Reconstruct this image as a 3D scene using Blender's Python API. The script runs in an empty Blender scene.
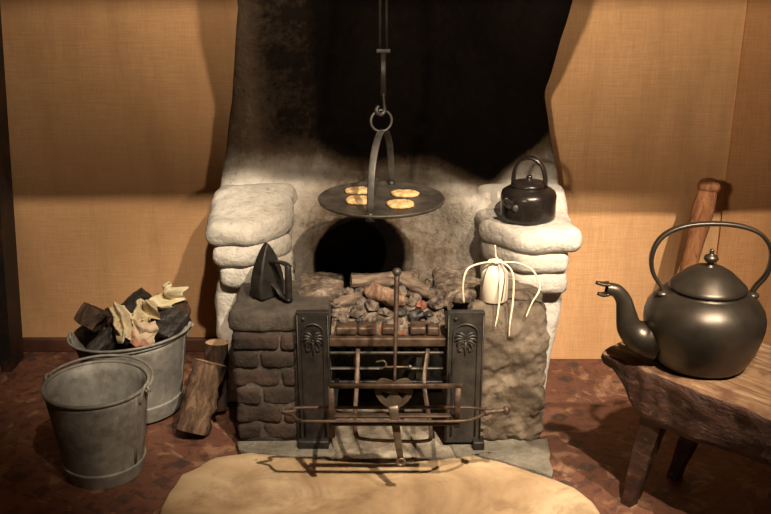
import bpy, bmesh, math, random
from mathutils import Vector, Matrix, noise
random.seed(7)
R = math.radians
V = Vector
scn = bpy.context.scene
COL = scn.collection

# ------------------------------------------------------------ camera
H, PITCH, F = 1.52, 19.5, 950.0
cam = bpy.data.cameras.new('camera'); co = bpy.data.objects.new('camera', cam); COL.objects.link(co)
co.location = (0, 0, H); co.rotation_euler = (R(90-PITCH), 0, 0)
cam.sensor_width = 36; cam.lens = F/771*36; cam.clip_start = .05
scn.camera = co
# ------------------------------------------------------------ light
scn.view_settings.view_transform = 'Standard'; scn.view_settings.look = 'None'
scn.view_settings.gamma = 1; scn.view_settings.exposure = 0.08
w = bpy.data.worlds.new('room_air'); scn.world = w; w.use_nodes = True
w.node_tree.nodes['Background'].inputs[0].default_value = (1, .62, .36, 1)
w.node_tree.nodes['Background'].inputs[1].default_value = 0.045
def spot(loc, target, power, col, size=55, blend=.6, rad=.03):
    l = bpy.data.lights.new('gallery_or_fill_spot', 'SPOT'); l.energy = power; l.color = col
    l.spot_size = R(size); l.spot_blend = blend; l.shadow_soft_size = rad
    o = bpy.data.objects.new('gallery_or_fill_spot', l); COL.objects.link(o); o.location = loc
    o.rotation_euler = (V(target)-V(loc)).to_track_quat('-Z', 'Y').to_euler()
def area(loc, target, power, col, sx, sy):
    l = bpy.data.lights.new('room_light', 'AREA'); l.energy = power; l.color = col
    l.shape = 'RECTANGLE'; l.size = sx; l.size_y = sy
    o = bpy.data.objects.new('room_light', l); COL.objects.link(o); o.location = loc
    o.rotation_euler = (V(target)-V(loc)).to_track_quat('-Z', 'Y').to_euler()
WARM = (1, .83, .63)
spot((.06, .80, 2.6), (-.62, 3.15, .48), 260, WARM, 36, .8)
spot((.62, .85, 2.6), (.13, 2.70, .26), 480, WARM, 43, .9)
spot((1.25, .82, 2.75), (.74, 2.72, .32), 950, WARM, 38, .8)
spot((1.15, .1, 1.70), (-.5, 3.2, 2.95), 310, (1, .80, .58), 88, .9, .12)  # added fill from the right, lifts the upper walls
spot((-.85, .0, 1.70), (.7, 3.2, 2.95), 460, (1, .80, .58), 88, .9, .12)  # second added fill, from the left, for the same walls

# ------------------------------------------------------------ helpers
def at(px, py, Y):
    """world point on the plane y=Y seen at a photograph pixel"""
    a = R(PITCH); u = (px-385.5)/F; v = (py-257)/F
    d = V((u, math.cos(a)-v*math.sin(a), -math.sin(a)-v*math.cos(a)))
    t = Y/d.y
    return V((0, 0, H)) + d*t
def gr(px, py, z=0):
    a = R(PITCH); u = (px-385.5)/F; v = (py-257)/F
    d = V((u, math.cos(a)-v*math.sin(a), -math.sin(a)-v*math.cos(a)))
    return V((0, 0, H)) + d*((z-H)/d.z)

class N:
    def __init__(s, name):
        s.m = bpy.data.materials.new(name); s.m.use_nodes = True
        s.t = s.m.node_tree; s.b = s.t.nodes['Principled BSDF']
        s.tc = s.t.nodes.new('ShaderNodeTexCoord')
    def n(s, typ, **kw):
        x = s.t.nodes.new('ShaderNode'+typ)
        for k, v in kw.items(): setattr(x, k, v)
        return x
    def l(s, a, b): s.t.links.new(a, b)
    def mapping(s, scale=(1,1,1), rot=(0,0,0), co='Object'):
        m = s.n('Mapping'); m.inputs['Scale'].default_value = scale; m.inputs['Rotation'].default_value = rot
        s.l(s.tc.outputs[co], m.inputs[0]); return m.outputs[0]
    def noise(s, scale, detail=6, rough=.6, vec=None, dist=0):
        x = s.n('TexNoise'); x.inputs['Scale'].default_value = scale; x.inputs['Detail'].default_value = detail
        x.inputs['Roughness'].default_value = rough; x.inputs['Distortion'].default_value = dist
        s.l(vec or s.tc.outputs['Object'], x.inputs['Vector']); return x.outputs[0]
    def vor(s, scale, vec=None, feature='F1', dist='EUCLIDEAN', rnd=1, out='Distance'):
        x = s.n('TexVoronoi', feature=feature)
        if feature in ('F1', 'F2'): x.distance = dist
        x.inputs['Scale'].default_value = scale; x.inputs['Randomness'].default_value = rnd
        s.l(vec or s.tc.outputs['Object'], x.inputs['Vector']); return x.outputs[out]
    def ramp(s, fac, stops, interp='LINEAR'):
        x = s.n('ValToRGB'); x.color_ramp.interpolation = interp
        e = x.color_ramp.elements
        while len(e) < len(stops): e.new(.5)
        for i, (p, c) in enumerate(stops):
            e[i].position = p; e[i].color = (*c, 1) if len(c) == 3 else c
        s.l(fac, x.inputs[0]); return x.outputs[0]
    def mix(s, fac, a, b, mode='MIX'):
        x = s.n('Mix', data_type='RGBA', blend_type=mode)
        for v, i in ((fac, 0), (a, 6), (b, 7)):
            if isinstance(v, (int, float)): x.inputs[i].default_value = v
            elif isinstance(v, tuple): x.inputs[i].default_value = (*v, 1)
            else: s.l(v, x.inputs[i])
        return x.outputs[2]
    def math(s, op, a, b=0.0, clamp=False):
        x = s.n('Math', operation=op); x.use_clamp = clamp
        for v, i in ((a, 0), (b, 1)):
            if isinstance(v, (int, float)): x.inputs[i].default_value = v
            else: s.l(v, x.inputs[i])
        return x.outputs[0]
    def attr(s, name):
        x = s.n('Attribute', attribute_name=name); return x.outputs['Fac']
    def bump(s, h, strength=.5, dist=.01):
        x = s.n('Bump'); x.inputs['Strength'].default_value = strength; x.inputs['Distance'].default_value = dist
        s.l(h, x.inputs['Height']); s.l(x.outputs[0], s.b.inputs['Normal'])
    def done(s, col=None, rough=.8, metal=0, spec=.5):
        if isinstance(col, tuple): s.b.inputs['Base Color'].default_value = (*col, 1)
        elif col is not None: s.l(col, s.b.inputs['Base Color'])
        if isinstance(rough, (int, float)): s.b.inputs['Roughness'].default_value = rough
        else: s.l(rough, s.b.inputs['Roughness'])
        s.b.inputs['Metallic'].default_value = metal
        s.b.inputs['Specular IOR Level'].default_value = spec
        return s.m
def simple(name, a, b, scale=20, rough=.7, metal=0, bump=.3, bd=.004, lo=.35, hi=.65, spec=.5, detail=7):
    k = N(name); nz = k.noise(scale, detail)
    c = k.ramp(nz, [(lo, a), (hi, b)])
    if bump: k.bump(k.noise(scale*2.5, 8), bump, bd)
    return k.done(c, rough, metal, spec)

# materials ---------------------------------------------------
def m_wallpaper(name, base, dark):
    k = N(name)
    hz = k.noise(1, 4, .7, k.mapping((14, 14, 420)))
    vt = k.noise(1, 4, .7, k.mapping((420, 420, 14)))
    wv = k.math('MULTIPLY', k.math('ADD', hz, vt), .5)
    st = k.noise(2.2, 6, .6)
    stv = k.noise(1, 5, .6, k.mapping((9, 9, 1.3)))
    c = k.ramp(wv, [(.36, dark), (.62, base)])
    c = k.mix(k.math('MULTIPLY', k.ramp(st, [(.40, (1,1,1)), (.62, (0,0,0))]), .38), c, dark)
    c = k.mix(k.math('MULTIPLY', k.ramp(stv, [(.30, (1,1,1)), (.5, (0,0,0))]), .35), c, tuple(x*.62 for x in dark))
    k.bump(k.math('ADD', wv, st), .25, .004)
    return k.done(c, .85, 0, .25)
M = {}
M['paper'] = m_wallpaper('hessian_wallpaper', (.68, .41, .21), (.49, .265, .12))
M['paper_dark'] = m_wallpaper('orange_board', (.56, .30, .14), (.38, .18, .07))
def m_plaster():
    k = N('sooty_shaded_whitewash')
    n1 = k.noise(7, 8, .65, None, .4); n2 = k.noise(38, 8, .7)
    c = k.ramp(n1, [(.3, (.42, .39, .34)), (.55, (.66, .62, .55)), (.75, (.80, .77, .69))])
    c = k.mix(k.ramp(n2, [(.60, (0,0,0)), (.74, (.7,.7,.7))]), c, (.20, .15, .11))
    s = k.math('ADD', k.attr('soot_shade'), k.math('MULTIPLY', k.math('SUBTRACT', n1, .5), .5), True)  # attribute holds smoke staining plus shade painted into the chimney
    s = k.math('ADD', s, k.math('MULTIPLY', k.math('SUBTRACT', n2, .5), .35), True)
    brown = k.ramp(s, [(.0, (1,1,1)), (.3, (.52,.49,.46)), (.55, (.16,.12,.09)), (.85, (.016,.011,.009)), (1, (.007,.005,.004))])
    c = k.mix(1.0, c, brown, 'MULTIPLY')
    k.bump(k.math('ADD', k.noise(14, 9, .62), k.math('MULTIPLY', n2, .4)), .75, .022)
    return k.done(c, .9, 0, .06)
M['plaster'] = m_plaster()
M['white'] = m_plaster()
def m_hob(name, cols, cracks=.6):
    k = N(name); n1 = k.noise(9, 8, .65); n2 = k.noise(45, 8, .7)
    c = k.ramp(n1, [(.32, cols[0]), (.5, cols[1]), (.68, cols[2])])
    c = k.mix(k.ramp(n2, [(.58, (0,0,0)), (.72, (cracks,)*3)]), c, cols[3])
    k.bump(k.math('ADD', k.noise(22, 9, .65), k.math('MULTIPLY', n2, .6)), .8, .012)
    return k.done(c, .85, 0, .3)
M['brick_s'] = m_hob('sooty_shaded_brick', [(.015,.011,.009), (.034,.023,.018), (.065,.038,.028), (.16,.13,.10)], .35)  # left hob: sooty brick, darkened further for the shade on it
M['clay'] = m_hob('smoked_clay', [(.055,.040,.028), (.135,.102,.072), (.235,.185,.132), (.035,.022,.014)], .95)
M['mortar'] = m_hob('sooty_mortar', [(.035,.028,.022), (.065,.053,.042), (.12,.10,.08), (.03,.02,.015)], .5)
M['mortar2'] = m_hob('cindery_stone', [(.07,.055,.04), (.19,.155,.115), (.40,.35,.27), (.05,.035,.025)], .7)
M['grey_stone'] = m_hob('grey_stone', [(.09,.078,.06), (.17,.15,.115), (.25,.22,.17), (.10,.08,.06)], .5)
def m_slab():
    k = N('worn_hearthstone'); n1 = k.noise(3.2, 8, .6, None, .5); n2 = k.noise(30, 8, .7)
    c = k.ramp(n1, [(.34, (.22,.135,.07)), (.48, (.40,.27,.15)), (.64, (.56,.42,.26))])
    c = k.mix(k.ramp(n2, [(.60, (0,0,0)), (.75, (.5,.5,.5))]), c, (.20,.13,.08))
    c = k.mix(k.ramp(k.noise(5.5, 9, .7, None, .8), [(.52, (0,0,0)), (.66, (.6,.6,.6))]), c, (.22,.13,.065))
    pits = k.ramp(k.vor(9), [(.03, (1,1,1)), (.08, (0,0,0))])
    c = k.mix(k.math('MULTIPLY', pits, .55), c, (.15,.11,.08))
    k.bump(k.math('ADD', n1, k.math('MULTIPLY', n2, .3)), .5, .012)
    return k.done(c, .75, 0, .35)
M['slab'] = m_slab()
def m_floor():
    k = N('patterned_floor_cloth')
    n1 = k.noise(2.5, 6, .6); n2 = k.noise(26, 8, .7, None, .6); n3 = k.noise(9, 7, .65, None, 1.2)
    c = k.ramp(n1, [(.35, (.105,.042,.027)), (.65, (.17,.072,.042))])
    c = k.mix(k.ramp(n2, [(.50, (0,0,0)), (.60, (.7,.7,.7))]), c, (.04,.02,.017))
    c = k.mix(k.ramp(n3, [(.55, (0,0,0)), (.62, (.75,.75,.75))]), c, (.27,.155,.09))
    mp = k.mapping((1,1,1), (0,0,R(38)))
    d = k.vor(8.5, mp, 'F1', 'CHEBYCHEV', .55)
    ring = k.ramp(d, [(0, (0,0,0)), (.06, (0,0,0)), (.09, (1,1,1)), (.17, (1,1,1)), (.2, (0,0,0))])
    pick = k.ramp(k.vor(8.5, mp, 'F1', 'CHEBYCHEV', .55, 'Color'), [(.35, (0,0,0)), (.4, (1,1,1))])
    c = k.mix(k.math('MULTIPLY', k.math('MULTIPLY', ring, pick), .75), c, (.035,.025,.022))
    br = k.n('TexBrick'); k.l(k.mapping((1,1,1), (0,0,R(4))), br.inputs[0])
    br.inputs['Scale'].default_value = 2.2; br.inputs['Mortar Size'].default_value = .008; br.inputs['Brick Width'].default_value = .5; br.inputs['Row Height'].default_value = .5
    br.offset = 0
    c = k.mix(k.math('MULTIPLY', br.outputs['Fac'], .07), c, (.30,.16,.09))
    k.bump(k.math('ADD', n2, n1), .3, .006)
    return k.done(c, .62, 0, .4)
M['floor'] = m_floor()
M['iron'] = simple('black_cast_iron', (.014,.012,.011), (.04,.034,.029), 30, .48, .4, .35, .003)
M['iron_side'] = simple('grey_cast_iron', (.03,.028,.025), (.075,.066,.055), 24, .5, .45, .3, .003)
M['rust'] = simple('rusty_iron', (.045,.026,.017), (.125,.080,.052), 35, .55, .45, .45, .003)
M['steel'] = simple('worn_steel', (.11,.08,.055), (.23,.175,.12), 35, .45, .6, .3, .002)
M['griddle'] = simple('griddle_iron', (.032,.026,.021), (.085,.070,.055), 14, .5, .35, .25, .002)
M['kettle'] = simple('pewter_grey_iron', (.035,.028,.021), (.085,.068,.050), 7, .36, .7, .08, .002)
M['kettle_s'] = simple('black_enamel', (.010,.008,.007), (.024,.018,.015), 18, .25, .2, .12, .002)
def m_zinc():
    k = N('galvanised_zinc'); n = k.noise(9, 7, .6); v = k.vor(55, None, out='Color')
    c = k.ramp(n, [(.3, (.17,.16,.14)), (.55, (.28,.27,.24)), (.75, (.38,.37,.33))])
    bw = k.n('RGBToBW'); k.l(v, bw.inputs[0]); c = k.mix(.22, c, bw.outputs[0], 'OVERLAY')
    st = k.noise(1, 6, .65, k.mapping((14,14,3)))
    c = k.mix(k.ramp(st, [(.55, (0,0,0)), (.72, (.5,.5,.5))]), c, (.10,.07,.045))
    k.bump(k.noise(30, 6), .12, .002)
    return k.done(c, .58, .12)
M['zinc'] = m_zinc()
def m_bark(name, a, b, c_):
    k = N(name); n = k.noise(1, 8, .7, k.mapping((34,34,9)), .8); n2 = k.noise(30, 7)
    c = k.ramp(n, [(.35, a), (.52, b), (.68, c_)])
    k.bump(k.math('ADD', n, k.math('MULTIPLY', n2, .4)), .9, .012)
    return k.done(c, .85, 0, .25)
M['bark'] = m_bark('log_bark', (.035,.021,.014), (.12,.072,.044), (.24,.155,.10))
M['bark_dark'] = m_bark('dark_bark', (.022,.014,.010), (.06,.036,.024), (.12,.075,.048))
M['log_grey'] = m_bark('ash_covered_bark', (.05,.035,.026), (.17,.12,.085), (.32,.25,.18))
def m_end():
    k = N('sawn_log_end'); wv = k.n('TexWave', wave_type='RINGS', rings_direction='Z'); wv.inputs['Scale'].default_value = 28; wv.inputs['Distortion'].default_value = 1.5
    k.l(k.tc.outputs['Object'], wv.inputs[0])
    c = k.ramp(wv.outputs[1], [(0, (.36,.22,.12)), (1, (.52,.34,.19))])
    return k.done(c, .8)
M['end'] = m_end()
def m_bench():
    k = N('worn_bench_wood'); n = k.noise(1, 9, .72, k.mapping((5,60,60)), .5); n2 = k.noise(12, 8, .6)
    c = k.ramp(n, [(.3, (.085,.040,.020)), (.5, (.21,.12,.062)), (.68, (.40,.265,.15))])
    c = k.mix(k.ramp(n2, [(.50, (0,0,0)), (.64, (.8,.8,.8))]), c, (.10,.040,.022))
    k.bump(k.math('ADD', n, n2), .7, .008)
    return k.done(c, .6, 0, .4)
M['bench'] = m_bench()
def m_bside():
    k = N('rough_shaded_side'); n = k.noise(1, 9, .7, k.mapping((9,40,40)), .8); n2 = k.noise(22, 8, .65)
    c = k.ramp(n, [(.35, (.022,.009,.006)), (.55, (.065,.026,.015)), (.72, (.14,.07,.04))])
    c = k.mix(k.ramp(n2, [(.60, (0,0,0)), (.70, (.7,.7,.7))]), c, (.34,.23,.14))
    k.bump(k.math('ADD', n, n2), .9, .01)
    return k.done(c, .6, 0, .4)
M['bench_shaded_side'] = m_bside()  # sides and legs: rough wood, darkened for the shade falling there
M['wood'] = m_bark('polished_wood', (.15,.055,.022), (.27,.115,.05), (.36,.17,.08))
M['post'] = simple('peeling_dark_paint', (.008,.006,.005), (.07,.02,.011), 11, .6, 0, .4, .006, .48, .72)
M['skirt'] = simple('dark_skirting_paint', (.055,.02,.012), (.11,.042,.025), 9, .5, 0, .1)
M['coal'] = simple('coal', (.012,.010,.009), (.05,.042,.036), 40, .5, 0, .6, .006)
M['ashcoal'] = simple('ash_dusted_coal', (.04,.030,.024), (.22,.165,.125), 34, .9, 0, .8, .01)
def m_ash():
    k = N('ash'); n = k.noise(28, 9, .7); v = k.noise(16, 7, .6, None, .8)
    c = k.ramp(n, [(.36, (.03,.022,.017)), (.52, (.15,.11,.08)), (.70, (.38,.31,.24))])
    c = k.mix(k.ramp(v, [(.63, (0,0,0)), (.68, (.9,.9,.9))]), c, (.42,.08,.025))
    k.bump(n, .9, .02); return k.done(c, .95, 0, .2)
M['ash'] = m_ash()
def m_ember():
    k = N('ember'); n = k.noise(45, 8, .65)
    c = k.ramp(n, [(.42, (.10,.05,.035)), (.58, (.36,.09,.04))])
    k.b.inputs['Emission Strength'].default_value = .08
    k.l(k.ramp(n, [(.52, (0,0,0)), (.68, (1,.12,.02))]), k.b.inputs['Emission Color'])
    k.bump(n, .8, .01); return k.done(c, .9)
M['ember'] = m_ember()
def m_paper():
    k = N('crumpled_newspaper'); n = k.noise(12, 6); p = k.noise(1, 3, .5, k.mapping((60,60,170)))
    c = k.ramp(n, [(.35, (.44,.35,.20)), (.65, (.70,.60,.40))])
    c = k.mix(k.ramp(p, [(.60, (0,0,0)), (.66, (.5,.5,.5))]), c, (.16,.12,.08))
    return k.done(c, .9, 0, .2)
M['paper_c'] = m_paper()
M['card'] = simple('printed_card', (.50,.38,.26), (.34,.15,.09), 13, .8, 0, .1, .004, .50, .56)
M['oat'] = simple('oatcake', (.34,.19,.07), (.62,.43,.20), 60, .9, 0, .9, .006)
M['cream'] = simple('cream_enamel', (.72,.63,.48), (.82,.74,.60), 10, .35, 0, .05)
M['rush'] = simple('peeled_rush', (.66,.54,.36), (.82,.72,.53), 40, .6, 0, .1)
M['bulkhead'] = simple('dark_bulkhead', (.03,.018,.011), (.08,.045,.026), 9, .6, 0, .3)
M['room'] = simple('room_paint', (.24,.15,.09), (.30,.19,.11), 3, .9, 0, .1)

# objects -----------------------------------------------------
def thing(name, label, cat, loc=(0,0,0), rot=(0,0,0), group=None):
    o = bpy.data.objects.new(name, None); COL.objects.link(o)
    o.location = loc; o.rotation_euler = rot; o.empty_display_size = .05
    tag(o, label, cat, group); return o
def tag(o, label, cat, group=None, kind=None):
    o['label'] = label; o['category'] = cat
    if group: o['group'] = group
    if kind: o['kind'] = kind
    return o
def obj(name, bm, mat, parent=None, smooth=True, world=False, origin=None, label=None, soot_shade=None):
    if parent is not None and world:
        off = V(parent.location) if parent.parent is None else V(parent.parent.location)+V(parent.location)
        bmesh.ops.translate(bm, vec=-off, verts=bm.verts)
    if origin is not None: bmesh.ops.translate(bm, vec=-V(origin), verts=bm.verts)
    me = bpy.data.meshes.new(name)
    if soot_shade is not None:
        o_ = V(origin) if origin is not None else V(parent.location) if (parent is not None and world) else V((0,0,0))
        vals = [soot_shade(v.co+o_) for v in bm.verts]
    bm.normal_update(); bm.to_mesh(me); bm.free()
    if soot_shade is not None:
        a = me.attributes.new('soot_shade', 'FLOAT', 'POINT')
        for i, x in enumerate(vals): a.data[i].value = x
    for mm in (mat if isinstance(mat, list) else [mat]): me.materials.append(mm)
    if smooth:
        for p in me.polygons: p.use_smooth = True
    o = bpy.data.objects.new(name, me); COL.objects.link(o)
    if origin is not None: o.location = origin
    if parent is not None: o.parent = parent
    if label: o['label'] = label
    return o
def structure(name, bm, mat, smooth=True, soot_shade=None):
    o = obj(name, bm, mat, None, smooth, soot_shade=soot_shade); o['kind'] = 'structure'; return o
def B(): return bmesh.new()
def box(bm, lo, hi, bev=0.0, rot=None, piv=None):
    lo, hi = V(lo), V(hi)
    r = bmesh.ops.create_cube(bm, size=1); vs = r['verts']
    c = (lo+hi)/2; s = hi-lo
    for v in vs: v.co = V((v.co.x*s.x, v.co.y*s.y, v.co.z*s.z))+c
    if bev:
        es = {e for v in vs for e in v.link_edges}
        r = bmesh.ops.bevel(bm, geom=list(es), offset=bev, segments=2, affect='EDGES', profile=.6)
        vs = list({v for f in r['faces'] for v in f.verts} | {v for v in vs if v.is_valid})
    if rot is not None: bmesh.ops.rotate(bm, cent=piv or c, matrix=rot, verts=vs)
    return vs
def rock(bm, lo, hi, r=.02, seg=.02, amp=.006, freq=9, seed=0, amp2=0, freq2=40, fn=None):
    """rounded, lumpy block"""
    lo, hi = V(lo), V(hi); s = hi-lo; c = (lo+hi)/2
    n = [max(2, min(60, int(round(s[i]/seg)))) for i in range(3)]
    key = {}
    def vert(i, j, k):
        q = (i, j, k)
        if q in key: return key[q]
        p = V((lo.x+s.x*i/n[0], lo.y+s.y*j/n[1], lo.z+s.z*k/n[2]))
        rr = min(r, s.x/2.01, s.y/2.01, s.z/2.01)
        inner = V([max(lo[a]+rr, min(hi[a]-rr, p[a])) for a in range(3)])
        d = p-inner
        nn = d.normalized() if d.length > 1e-9 else V((0,0,0))
        if d.length > 1e-9: p = inner+nn*rr
        sd = V((seed*3.1, seed*1.7, seed*2.3))
        a = noise.fractal(p*freq+sd, 1.0, 2.0, 3)*amp
        if amp2: a += noise.noise(p*freq2+sd)*amp2
        p = p+nn*a
        if fn: p = fn(p)
        key[q] = bm.verts.new(p); return key[q]
    def quad(*vs):
        try: bm.faces.new(vs)
        except ValueError: pass
    X, Y, Z = n
    for i in range(X):
        for j in range(Y):
            quad(vert(i,j,0), vert(i,j+1,0), vert(i+1,j+1,0), vert(i+1,j,0))
            quad(vert(i,j,Z), vert(i+1,j,Z), vert(i+1,j+1,Z), vert(i,j+1,Z))
    for i in range(X):
        for k in range(Z):
            quad(vert(i,0,k), vert(i+1,0,k), vert(i+1,0,k+1), vert(i,0,k+1))
            quad(vert(i,Y,k), vert(i,Y,k+1), vert(i+1,Y,k+1), vert(i+1,Y,k))
    for j in range(Y):
        for k in range(Z):
            quad(vert(0,j,k), vert(0,j,k+1), vert(0,j+1,k+1), vert(0,j+1,k))
            quad(vert(X,j,k), vert(X,j+1,k), vert(X,j+1,k+1), vert(X,j,k+1))
    return list(key.values())
def smoothpts(pts, n=6):
    pts = [V(p) for p in pts]; out = []
    P = [pts[0]*2-pts[1]]+pts+[pts[-1]*2-pts[-2]]
    for i in range(1, len(P)-2):
        a, b, c, d = P[i-1:i+3]
        for k in range(n):
            t = k/n
            out.append(.5*((2*b)+(c-a)*t+(2*a-5*b+4*c-d)*t*t+(3*b-a-3*c+d)*t**3))
    out.append(pts[-1]); return out
def lerpl(vals, m):
    n = len(vals)-1; out = []
    for i in range(m):
        t = i/(m-1)*n; k = min(int(t), n-1); f = t-k
        out.append(vals[k]*(1-f)+vals[k+1]*f)
    return out
def sweep(bm, pts, rad, seg=12, side=None, flat=None, cap=True, closed=False, noise_amp=0, nf=20):
    """tube along pts; rad one value or list; flat=(w,t) gives a strap whose width lies along side"""
    pts = [V(p) for p in pts]; n = len(pts)
    rads = rad if isinstance(rad, list) else [rad]*n
    if len(rads) != n: rads = lerpl(rads, n)
    rings = []; up = None
    for i, p in enumerate(pts):
        if closed: t = pts[(i+1) % n]-pts[i-1]
        else: t = pts[min(i+1, n-1)]-pts[max(i-1, 0)]
        t.normalize()
        if side is not None:
            s = V(side); s = (s-t*s.dot(t)).normalized()
        else:
            if up is None:
                up = V((0,0,1)) if abs(t.z) < .9 else V((0,1,0))
            up = (up-t*up.dot(t)).normalized(); s = up
        b = t.cross(s)
        ring = []
        for k in range(seg):
            a = 2*math.pi*k/seg
            ca, sa = math.cos(a), math.sin(a)
            if flat:
                ca = math.copysign(abs(ca)**.45, ca)*flat[0]/2; sa = math.copysign(abs(sa)**.45, sa)*flat[1]/2
                q = p+s*ca*rads[i]+b*sa*(rads[i] if flat[1] > .6 else 1)
            else: q = p+(s*ca+b*sa)*rads[i]
            if noise_amp: q = q+(q-p).normalized()*noise.fractal(q*nf, 1, 2, 3)*noise_amp
            ring.append(bm.verts.new(q))
        rings.append(ring)
    m = n if closed else n-1
    for i in range(m):
        a, b = rings[i], rings[(i+1) % n]
        for k in range(seg):
            bm.faces.new((a[k], a[(k+1) % seg], b[(k+1) % seg], b[k]))
    if cap and not closed:
        bm.faces.new(rings[0][::-1]); bm.faces.new(rings[-1])
    return [v for r in rings for v in r]
def lathe(bm, prof, seg=48, c=(0,0,0), sx=1, sy=1):
    c = V(c); rings = []
    for r, z in prof:
        if r < 1e-6: rings.append([bm.verts.new(c+V((0,0,z)))])
        else: rings.append([bm.verts.new(c+V((r*math.cos(2*math.pi*k/seg)*sx, r*math.sin(2*math.pi*k/seg)*sy, z))) for k in range(seg)])
    for a, b in zip(rings, rings[1:]):
        for k in range(seg):
            k2 = (k+1) % seg
            if len(a) == 1 and len(b) == 1: continue
            if len(a) == 1: bm.faces.new((a[0], b[k2], b[k]))
            elif len(b) == 1: bm.faces.new((a[k], a[k2], b[0]))
            else: bm.faces.new((a[k], a[k2], b[k2], b[k]))
    bmesh.ops.recalc_face_normals(bm, faces=bm.faces)
    return [v for r in rings for v in r]
def ball(bm, c, r, seg=16, sc=(1,1,1), amp=0, freq=20):
    q = bmesh.ops.create_icosphere(bm, subdivisions=3 if seg > 12 else 2, radius=1)
    for v in q['verts']:
        d = v.co.copy(); f = 1+(noise.fractal(d*freq/10+V(c)*7, 1, 2, 3)*amp if amp else 0)
        v.co = V(c)+V((d.x*r*sc[0], d.y*r*sc[1], d.z*r*sc[2]))*f
    return q['verts']
def extrude_poly(bm, outer, holes, thick, frame):
    """frame: function (u,v,w)->world"""
    es = []; 
    for loop in [outer]+holes:
        vs = [bm.verts.new(V((u, v, 0))) for u, v in loop]
        for i in range(len(vs)): es.append(bm.edges.new((vs[i], vs[(i+1) % len(vs)])))
    bmesh.ops.triangle_fill(bm, use_beauty=True, use_dissolve=False, edges=es)
    fs = list(bm.faces)
    r = bmesh.ops.extrude_face_region(bm, geom=fs)
    for v in [g for g in r['geom'] if isinstance(g, bmesh.types.BMVert)]: v.co.z += thick
    for v in bm.verts: v.co = frame(*v.co)
    bmesh.ops.recalc_face_normals(bm, faces=bm.faces)

# ============================================================ SETTING
bm = B()
nx, ny = 4, 4
box(bm, (-2.6, -1.6, -.05), (2.6, 3.45, 0)); structure('floor', bm, M['floor'], False)
WL, WR = 3.25, 3.17
bm = B(); box(bm, (-2.6, WL, 0), (-.44, WL+.1, 2.75)); structure('wall_left', bm, M['paper'], False)
bm = B(); box(bm, (.44, WR, 0), (1.215, WR+.1, 2.75)); structure('wall_right', bm, M['paper'], False)
# orange boarded return at the far right, its edge slightly out of plumb
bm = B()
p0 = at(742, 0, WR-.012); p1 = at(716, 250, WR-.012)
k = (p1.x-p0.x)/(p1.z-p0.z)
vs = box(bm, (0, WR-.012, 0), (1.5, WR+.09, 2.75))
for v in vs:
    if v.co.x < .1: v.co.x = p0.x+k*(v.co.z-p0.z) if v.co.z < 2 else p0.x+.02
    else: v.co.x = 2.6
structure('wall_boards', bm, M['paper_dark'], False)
bm = B(); box(bm, (-2.6, WL-.022, 0), (-.47, WL, .052), .004); structure('baseboard_left', bm, M['skirt'])
# ceiling and rest of the room behind the viewer
bm = B(); box(bm, (-2.6, -1.6, 2.75), (2.6, 3.45, 2.85)); structure('ceiling', bm, M['room'], False)
bm = B(); box(bm, (-2.7, -1.6, 0), (-2.6, 3.45, 2.75)); structure('wall_far_left', bm, M['room'], False)
# chimney breast surface
def edgeL(z):
    T = [(.2, -.56), (.60, -.565), (.657, -.5625), (.80, -.53), (.97, -.505), (1.284, -.469), (1.6, -.56), (2.75, -.7)]
    for (a, b), (c, d) in zip(T, T[1:]):
        if z <= c: return b+(d-b)*max(0, (z-a))/(c-a)
    return T[-1][1]
def edgeR(z):
    T = [(.2, .57), (.60, .59), (.657, .586), (.85, .545), (.987, .527), (1.284, .594), (1.6, .66), (2.75, .8)]
    for (a, b), (c, d) in zip(T, T[1:]):
        if z <= c: return b+(d-b)*max(0, (z-a))/(c-a)
    return T[-1][1]
def sst(a, b, x):
    t = max(0, min(1, (x-a)/(b-a))); return t*t*(3-2*t)
def soot_shade_at(p):
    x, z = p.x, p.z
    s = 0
    # black flue, smoke with mantel shade painted in: widens upward, hard against the right-hand side
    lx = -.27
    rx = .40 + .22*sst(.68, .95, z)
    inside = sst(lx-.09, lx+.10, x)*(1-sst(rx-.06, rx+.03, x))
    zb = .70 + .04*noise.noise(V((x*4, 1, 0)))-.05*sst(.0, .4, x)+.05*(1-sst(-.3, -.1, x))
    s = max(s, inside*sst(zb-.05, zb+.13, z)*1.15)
    # brown smoke plus painted mantel shade on left cheek higher up
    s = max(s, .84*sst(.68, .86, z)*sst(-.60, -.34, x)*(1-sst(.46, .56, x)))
    s = max(s, .60*sst(.69, .84, z))  # mantel shade and smoke painted across the whole upper breast
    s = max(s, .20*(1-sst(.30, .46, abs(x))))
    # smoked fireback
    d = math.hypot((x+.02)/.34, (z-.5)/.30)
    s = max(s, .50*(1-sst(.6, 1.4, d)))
    d = math.hypot((x+.085)/.175, (z-.44)/.155)  # dark ellipse paints the griddle's overlapped cast shadow, with fireback smoke
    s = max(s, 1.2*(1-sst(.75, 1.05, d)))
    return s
bm = B()
NU, NZ = 90, 110
grid = []
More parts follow.
